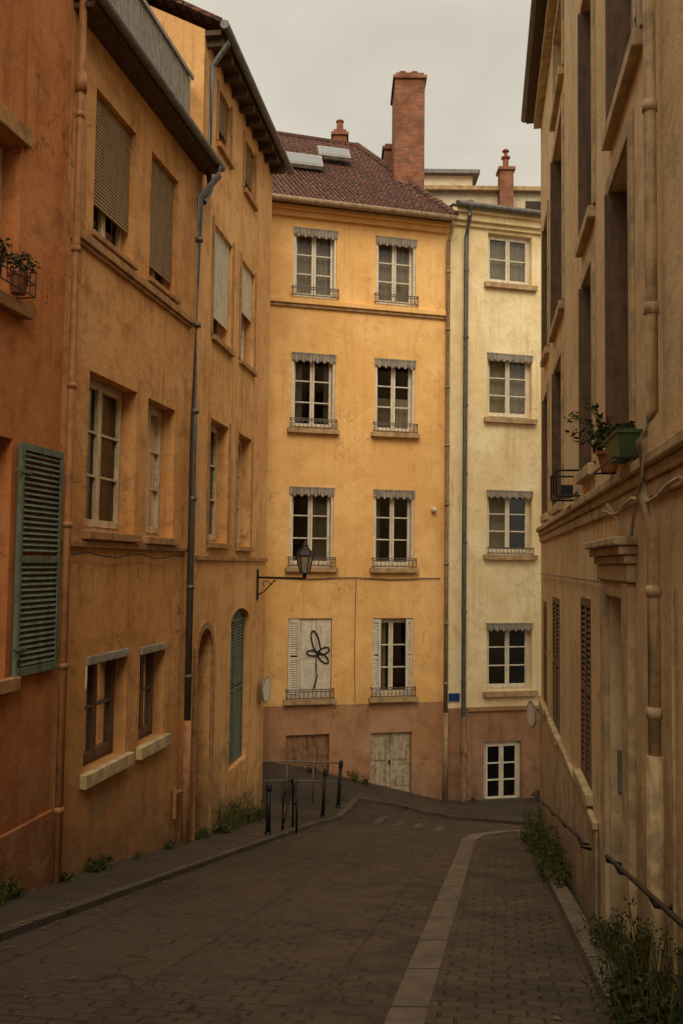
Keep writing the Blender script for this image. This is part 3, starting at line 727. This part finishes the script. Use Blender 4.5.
for i in (10,11,12):
    h=hR[i];m_=(h[0]+h[1])/2
    louver(b,WR,h[0]+.01,m_-.003,h[2],h[3]-.01,-.05,.0,'brownsh');louver(b,WR,m_+.003,h[1]-.01,h[2],h[3]-.01,-.05,.0,'brownsh')
for i in (0,1,2,3,4,5,7,8):
    h=hR[i];b.box(WR,h[0]+.004,h[0]+.05,-.13,.02,h[2]+.02,h[3]-.02,'brownsh');b.box(WR,h[1]-.05,h[1]-.004,-.13,.05,h[2]+.02,h[3]-.02,'brownsh')
b.done('shutters',e,.003)
b=Bd()
for i,h in enumerate(hR):
    if i==9: continue
    b.box(WR,h[0]-.10,h[1]+.10,-.1,.07,h[2]-.11,h[2]-.003,'sillR')
    if i not in(10,11,12):
        b.box(WR,h[0]-.13,h[0]-.002,-.003,.025,h[2],h[3]+.13,'sillR');b.box(WR,h[1]+.002,h[1]+.13,-.003,.025,h[2],h[3]+.13,'sillR');b.box(WR,h[0]-.002,h[1]+.002,-.003,.025,h[3]+.002,h[3]+.13,'sillR')
b.box(WR,-8,15.18,.002,.085,.57,.64,'sillR');b.box(WR,-8,15.18,.002,.05,.50,.569,'sillR');b.box(WR,-8,15.18,.002,.03,.40,.499,'sillR')
b.box(WR,5.84,6.12,-.003,.05,-3.1,-.10,'sillR');b.box(WR,7.04,7.30,-.003,.04,-3.1,-.10,'sillR');b.box(WR,6.12,7.04,-.003,.035,-.22,-.10,'sillR')
for i,(o,z0,z1) in enumerate(((.06,-.098,.02),(.08,.022,.08),(.115,.082,.14),(.15,.142,.20))): b.box(WR,5.80-.02*i,7.34+.02*i,-.003,o,z0,z1,'sillR')
b.box(WR,7.75,15.19,.002,.028,-6,-2.22,'Rp');b.box(WR,7.73,15.19,.002,.055,-2.218,-2.15,'sillR')
b.done('trim',e,.012)
b=Bd();b.box(WR,6.16,7.0,-.34,-.28,-3.1,-.24,'brownsh')
for z0,z1 in ((-2.5,-1.6),(-1.45,-.45)):
    b.box(WR,6.24,6.54,-.28,-.26,z0,z1,'brownsh');b.box(WR,6.62,6.92,-.28,-.26,z0,z1,'brownsh')
b.done('door',e,.01)
b=Bd()
b.box(WR,7.000,7.018,-.17,-.05,-1.72,-1.40,'greyp');
for i in range(4): b.box(WR,6.992,6.9998,-.15,-.11,-1.66+i*.055,-1.63+i*.055,'signw')
b.box(WR,6.990,6.9998,-.14,-.08,-1.45,-1.42,'black')
b.done('intercom',e)
b=Bd()
b.box(WR,-8,R1+.2,-.1,.24,RT-.02,RT+.06,'soff');b.tube([WR.P(-8,.27,RT+.06),WR.P(R1+.2,.27,RT+.06)],.06,'zinc',12)
b.box(WR,-8,R1,.002,.12,RT-.22,RT-.022,'sillR')
b.hexa([WR.P(u,o,z) for u in (-8,R1+.2) for (o,z) in ((.25,RT+.062),(.25,RT+.1),(-7,RT+2.2),(-7,RT+2.24))],'tile')
b.done('roof',e)
b=Bd()
u=4.86
P=[WR.P(u,.065,7.7),WR.P(u,.065,2),WR.P(u,.065,.85),WR.P(u,.12,.68),WR.P(u,.12,.38),WR.P(u,.065,.2),WR.P(u,.065,-1.1)];b.tube(P,.034,'pipeR',12);collars(b,P[0],P[2],.034,'pipeR',6);collars(b,P[5],P[6],.034,'pipeR',2)
b.tube([WR.P(u,.065,-1.0),WR.P(u,.065,-2.7)],.046,'pipeR',12)
b.done('downpipe',e,smooth=True)
b=Bd()
b.tube([WR.P(u,.10,.38+.03*math.sin(u*5)) for u in fr(4,6.6,10)],.012,'pipeR',6)
b.tube([WR.P(5.5,.05,.4),WR.P(5.6,.06,.2),WR.P(5.9,.1,.32),WR.P(6.4,.10,.45)],.01,'greyp',6)
b.tube([WR.P(u,.03,-.12) for u in (7.5,10,15)],.008,'rail',5)
b.tube([WR.P(4.6,.02,z) for z in (-.1,-1.5,-2.6)],.012,'pipeR',6)
b.done('cables',e)

def handrail(u0,u1,h):
    b=Bd();n=8;f=lambda u:gz(0,u)+h
    P=[WR.P(u,.14,f(u)) for u in fr(u0,u1,n)]
    P=[WR.P(u0-.02,.05,f(u0)-.08),WR.P(u0-.06,.13,f(u0)-.05)]+P+[WR.P(u1+.06,.13,f(u1)-.05),WR.P(u1+.02,.04,f(u1)-.06)]
    b.tube(P,.014,'iron',8)
    for u in fr(u0+.3,u1-.3,max(2,int((u1-u0)/1.6))): b.tube([WR.P(u,.14,f(u)),WR.P(u,.10,f(u)-.07),WR.P(u,-.01,f(u)-.08)],.010,'iron',6);b.tube([WR.P(u,.0,f(u)-.08),WR.P(u,.02,f(u)-.08)],.03,'iron',8)
    b.done('wall_handrail',smooth=True,origin=True)
handrail(7.9,15.0,.72);handrail(3.2,6.2,.78)

# ================================================================== street lantern
b=Bd()
lx,ly=-.68,17.0
b.tube([WC.P(17.6,.0,-.28),Vector((lx,ly,-.28))],.02,'iron',8)
b.tube([WC.P(17.6,.02,-.62),WC.P(17.6,.15,-.55)+Vector((0,-.1,0)),WC.P(17.6,.38,-.32)+Vector((0,-.25,0))],.013,'iron',8)
b.box(WC,17.56,17.64,.0,.03,-.72,-.12,'iron')
P=[];
for i in range(14):
    t=i/13*4.5;r=.10*(1-i/16);P.append(WC.P(17.58,.17+r*math.cos(t),-.42+r*math.sin(t)))
b.tube(P,.009,'iron',6)
c=Vector((lx,ly,-.28))
b.lathe(c,[(.02,0),(.03,.02),(.05,.04),(.03,.07),(.06,.10)],'iron',12)
b.lathe(c,[(.085,.11),(.155,.42)],'lglass',6)
for j in range(6):
    a=2*math.pi*j/6;b.tube([c+Vector((.09*math.cos(a),.09*math.sin(a),.10)),c+Vector((.162*math.cos(a),.162*math.sin(a),.43))],.011,'iron',6)
b.lathe(c,[(.10,.095),(.10,.115)],'iron',6);b.lathe(c,[(.175,.42),(.175,.445),(.13,.52),(.07,.58),(.06,.60),(.07,.62),(.03,.66),(.012,.72)],'iron',6)
b.done('wall_street_lantern',origin=True)

# ================================================================== bollards, bike stand, railings
def bollard(x,y,h,r=.04,tilt=0):
    b=Bd();z=gz(x,y)+.05
    t=Vector((tilt,0,0))
    b.tube([Vector((x,y,z-.03)),Vector((x,y,z+.05))],r*1.5,'iron',14)
    b.tube([Vector((x,y,z))+t*0,Vector((x,y,z+h*.85))+t*.85],r,'iron',14)
    b.tube([Vector((x,y,z+h*.85))+t*.85,Vector((x,y,z+h*.88))+t*.88,Vector((x,y,z+h*.96))+t*.96,Vector((x,y,z+h))+t],[r*1.25,r*1.3,r*1.25,r*.4],'iron',14)
    b.done('bollard',origin=True,smooth=True)
bollard(-1.10,14.5,.82);bollard(-.30,17.9,.95,.035,.05);bollard(.0,18.6,.95,.035,.06)
b=Bd()
def bz(x,y): return gz(x,y)+.06
x,y=-.92,15.3
b.tube([(x,y,bz(x,y)),(x,y,bz(x,y)+.55),(x+.03,y+.1,bz(x,y)+.75),(x+.12,y+.5,bz(x,y)+.72),(x+.14,y+.6,bz(x,y)+.5),(x+.14,y+.6,bz(x,y)-.12)],.022,'iron',8)
b.tube([(x+.02,y+.05,bz(x,y)+.1),(x+.13,y+.58,bz(x,y)+.6)],.014,'iron',8)
b.tube([(x+.24,y-.1,bz(x,y)-.02),(x+.22,y,bz(x,y)+.8)],.02,'iron',8)
b.tube([(x+.02,y+.05,bz(x,y)+.62),(x+.22,y,bz(x,y)+.4)],.014,'iron',8)
b.done('bicycle_stand',origin=True,smooth=True)
b=Bd()
xs=fr(-3.2,.02,6);yy=lambda x:18.75+.12*x
P=[Vector((x,yy(x),bz(x,yy(x))+.82)) for x in xs]
b.tube(P,.02,'rail',8);b.tube([p-Vector((0,0,.38)) for p in P],.014,'rail',8)
for p in P: b.tube([p,p-Vector((0,0,.84))],.018,'rail',8)
b.done('ramp_railing',origin=True,smooth=True)

def rsign(W,u,o,z,r,ang):
    b=Bd();c=W.P(u,o,z);d=Vector((math.cos(ang),math.sin(ang),0));s=d.cross(Vector((0,0,1)))
    def ring(rr,off): return [c+d*off+(s*math.cos(t)+Vector((0,0,1))*math.sin(t))*rr for t in [2*math.pi*i/24 for i in range(24)]]
    for (ra,oa,rb,ob,k) in ((r,0,r,.02,'greyp'),(r,.02,r*.86,.021,'greyp'),):
        A=ring(ra,oa);B_=ring(rb,ob)
        for i in range(24): b.face([A[i],A[(i+1)%24],B_[(i+1)%24],B_[i]],k)
    b.face(ring(r,0),'greyp');b.face(ring(r*.86,.021),'signw')
    b.tube([W.P(u,-.01,z+.1),c-d*.03+Vector((0,0,.1))],.014,'greyp',6);b.tube([W.P(u,-.01,z-.1),c-d*.03-Vector((0,0,.1))],.014,'greyp',6)
    b.tube([c-d*.03+Vector((0,0,.14)),c-d*.03-Vector((0,0,.14))],.016,'greyp',6)
    b.done('round_traffic_sign',origin=True)
rsign(WC,18.0,.12,-2.5,.26,math.radians(-12));rsign(WR,15.05,.16,-2.45,.22,math.radians(187))
b=Bd();b.box(WM,2.5,2.80,.004,.016,-3.16,-2.94,'signw');b.box(WM,2.515,2.785,.016,.020,-3.145,-2.955,'blue');b.done('street_name_sign',origin=True,bevel=.002)
b=Bd();c=WM.P(2.13,.08,1.28);b.box(WM,2.08,2.18,.0,.03,1.22,1.34,'signw')
b.lathe(c-Vector((0,0,.06)),[(.02,0),(.05,.02),(.065,.06),(.05,.10),(.02,.12)],'signw',14);b.done('wall_lamp',origin=True,smooth=True)
b=Bd()
for z in (.72,.98):
    b.tube([WR.P(9.1,.0,z),WR.P(9.1,.24,z),WR.P(9.75,.24,z),WR.P(9.75,.0,z)],.012,'iron',6)
for u in (9.1,9.42,9.75): b.tube([WR.P(u,.24,.72),WR.P(u,.24,.98)],.010,'iron',6)
b.tube([WR.P(9.1,.03,.75),WR.P(9.75,.03,.75)],.01,'iron',6);b.box(WR,9.2,9.65,.06,.18,.73,.84,'black')
b.done('window_box_holder',origin=True)

b=Bd()
def planter(b,W,u0,u1,o0,o1,z0,z1,k):
    c=[];
    for u,s in ((u0,1),(u1,-1)):
        for o,q in ((o0,1),(o1,-1)):
            c+= [W.P(u+s*.03,o+q*.02,z0),W.P(u,o,z1)]
    b.hexa(c,k);b.box(W,u0-.01,u1+.01,o0-.01,o1+.01,z1,z1+.02,k)
planter(b,WR,5.42,5.95,.03,.17,.68,.82,'planter')
b.lathe(WR.P(6.22,.11,.66),[(.05,0),(.075,.11),(.085,.12),(.085,.145),(.07,.145)],'pot',14)
b.tube([WR.P(5.4,.0,.665),WR.P(5.4,.2,.665),WR.P(6.35,.2,.665),WR.P(6.35,.0,.665)],.008,'iron',6)
leaves(b,WR.P(6.25,.14,.90),.12,130,.07,'leaf',.9,.6)
leaves(b,WR.P(5.7,.09,.87),.13,110,.055,'leafd',.35,.4)
for i in range(14):
    s=WR.P(6.3,.15,.88);q=s+Vector((R(-.20,.04),R(-.1,.25),R(-.05,.26)));b.tube([s,(s+q)/2+Vector((0,0,.06)),q],.004,'leafd',4);leaves(b,q,.045,8,.05,'leaf')
b.done('potted_plant',origin=True)
b=Bd()
b.lathe(WB.P(8.35,.10,2.50),[(.07,0),(.09,.15),(.10,.16),(.10,.19),(.08,.19)],'pot',14)
b.lathe(WB.P(7.9,.10,2.50),[(.07,0),(.09,.15),(.10,.16),(.10,.19),(.08,.19)],'iron',14)
leaves(b,WB.P(8.35,.12,2.78),.14,130,.06,'leafd',.8,.3);leaves(b,WB.P(7.95,.12,2.76),.15,130,.06,'leafd',.8,.3);leaves(b,WB.P(8.4,.14,2.84),.11,12,.035,'flower',.8)
for z in (2.5,2.62,2.74): b.tube([WB.P(7.4,.0,z),WB.P(7.4,.2,z),WB.P(8.48,.2,z),WB.P(8.48,.0,z)],.007,'iron',6)
for u in fr(7.4,8.48,11): b.tube([WB.P(u,.2,2.5),WB.P(u,.2,2.74)],.005,'iron',5)
b.done('potted_plant',origin=True)

def weeds(spots,k='leaf',size=.06):
    b=Bd()
    for (x,y,r,n) in spots:
        z=gz(x,y)+.05
        for j in range(4):
            leaves(b,(x+R(-r,r)*.6,y+R(-r,r)*1.2,z+r*R(.05,.8)),r*R(.35,.8),n//3,size*R(.7,1.3),k if R(0,1)<.7 else 'leafd',.9,.3)
        for j in range(n//7):
            s=Vector((x+R(-r,r)*.7,y+R(-r,r),z-.05));t=s+Vector((R(-.12,.12),R(-.12,.12),R(.8,2.2)*r));b.tube([s,t],.0035,'leaf',3);leaves(b,t,.035,5,size*.6,k)
    b.done('weeds',origin=True)
wl=lambda y:-2.9+.18*(y-9.8) if y<13.5 else -2.11+.14*(y-14.18)
wr=lambda y:1.88+.157*(y-5.67)
weeds([(wl(y)+.10,y,r,n) for y,r,n in ((8.3,.18,160),(8.6,.12,80),(10.35,.12,110),(10.5,.09,80),(12.6,.11,80),(13.9,.14,120),(14.8,.2,200),(15.3,.26,260),(15.9,.28,280),(16.5,.24,240),(17.1,.2,180),(17.8,.18,120),(11.5,.06,40),(9.6,.07,50))])
weeds([(wr(y)-.16,y,r,n) for y,r,n in ((14.8,.26,220),(14.0,.24,200),(13.1,.22,160),(11.3,.24,220),(10.6,.25,240),(10.0,.2,160),(9.4,.12,80))])
weeds([(wr(y)-.06,y,r,n) for y,r,n in ((7.0,.12,120),(6.6,.15,150),(6.2,.12,110),(5.4,.22,420),(5.0,.26,560),(4.6,.3,640),(4.2,.3,500))],'leafd',.05)
weeds([(-.6,19.9,.12,60),(.35,20.2,.15,90),(.6,20.1,.1,60),(3.1,20.9,.08,30),(4.7,21.1,.2,140),(-1.0,19.0,.2,90)])

# ------------------------------------------------------------------ light
w=bpy.data.worlds.new('World');S.world=w;w.use_nodes=True;nt=w.node_tree
bg=nt.nodes['Background']
tc=N(nt,'ShaderNodeTexCoord').outputs['Generated']
sx=N(nt,'ShaderNodeSeparateXYZ');nt.links.new(tc,sx.inputs[0])
cie=ramp(nt,sx.outputs[2],.50,1.0,7.4,18.)
cl=noise(nt,mapping(nt,tc,sc=(1,1,2.2)),2.2,6,.55,.4)
cie=math_(nt,'MULTIPLY',cie,ramp(nt,cl,.3,.7,.82,1.06))
cloud=mixc(nt,1.,(1.,.91,.76),cie,'MULTIPLY')
sky=N(nt,'ShaderNodeTexSky');sky.sky_type='NISHITA';sky.sun_disc=False;sky.sun_elevation=math.radians(42);sky.sun_rotation=math.radians(180);sky.air_density=2;sky.dust_density=5
c=mixc(nt,.95,sky.outputs[0],cloud)
nt.links.new(c,bg.inputs[0]);bg.inputs[1].default_value=.1
ld=bpy.data.lights.new('sun','SUN');ld.energy=2.1;ld.angle=math.radians(40);ld.color=(1,.85,.66)
lo=bpy.data.objects.new('sun',ld);COL.objects.link(lo)
d=Vector((0,1,-.9)).normalized();lo.rotation_euler=d.to_track_quat('-Z','Y').to_euler();lo.location=(3,-10,20)

# ------------------------------------------------------------------ camera
cd=bpy.data.cameras.new('camera');co=bpy.data.objects.new('camera',cd);COL.objects.link(co)
cd.sensor_fit='HORIZONTAL';cd.sensor_width=24;cd.lens=24*900/683;cd.clip_end=2000;cd.clip_start=.05
th=math.atan(.0578)
co.matrix_world=Matrix.Rotation(math.radians(90)+th,4,'X')@Matrix.Rotation(.012,4,'Z')
S.camera=co
S.view_settings.view_transform='Standard';S.view_settings.look='None';S.view_settings.exposure=0
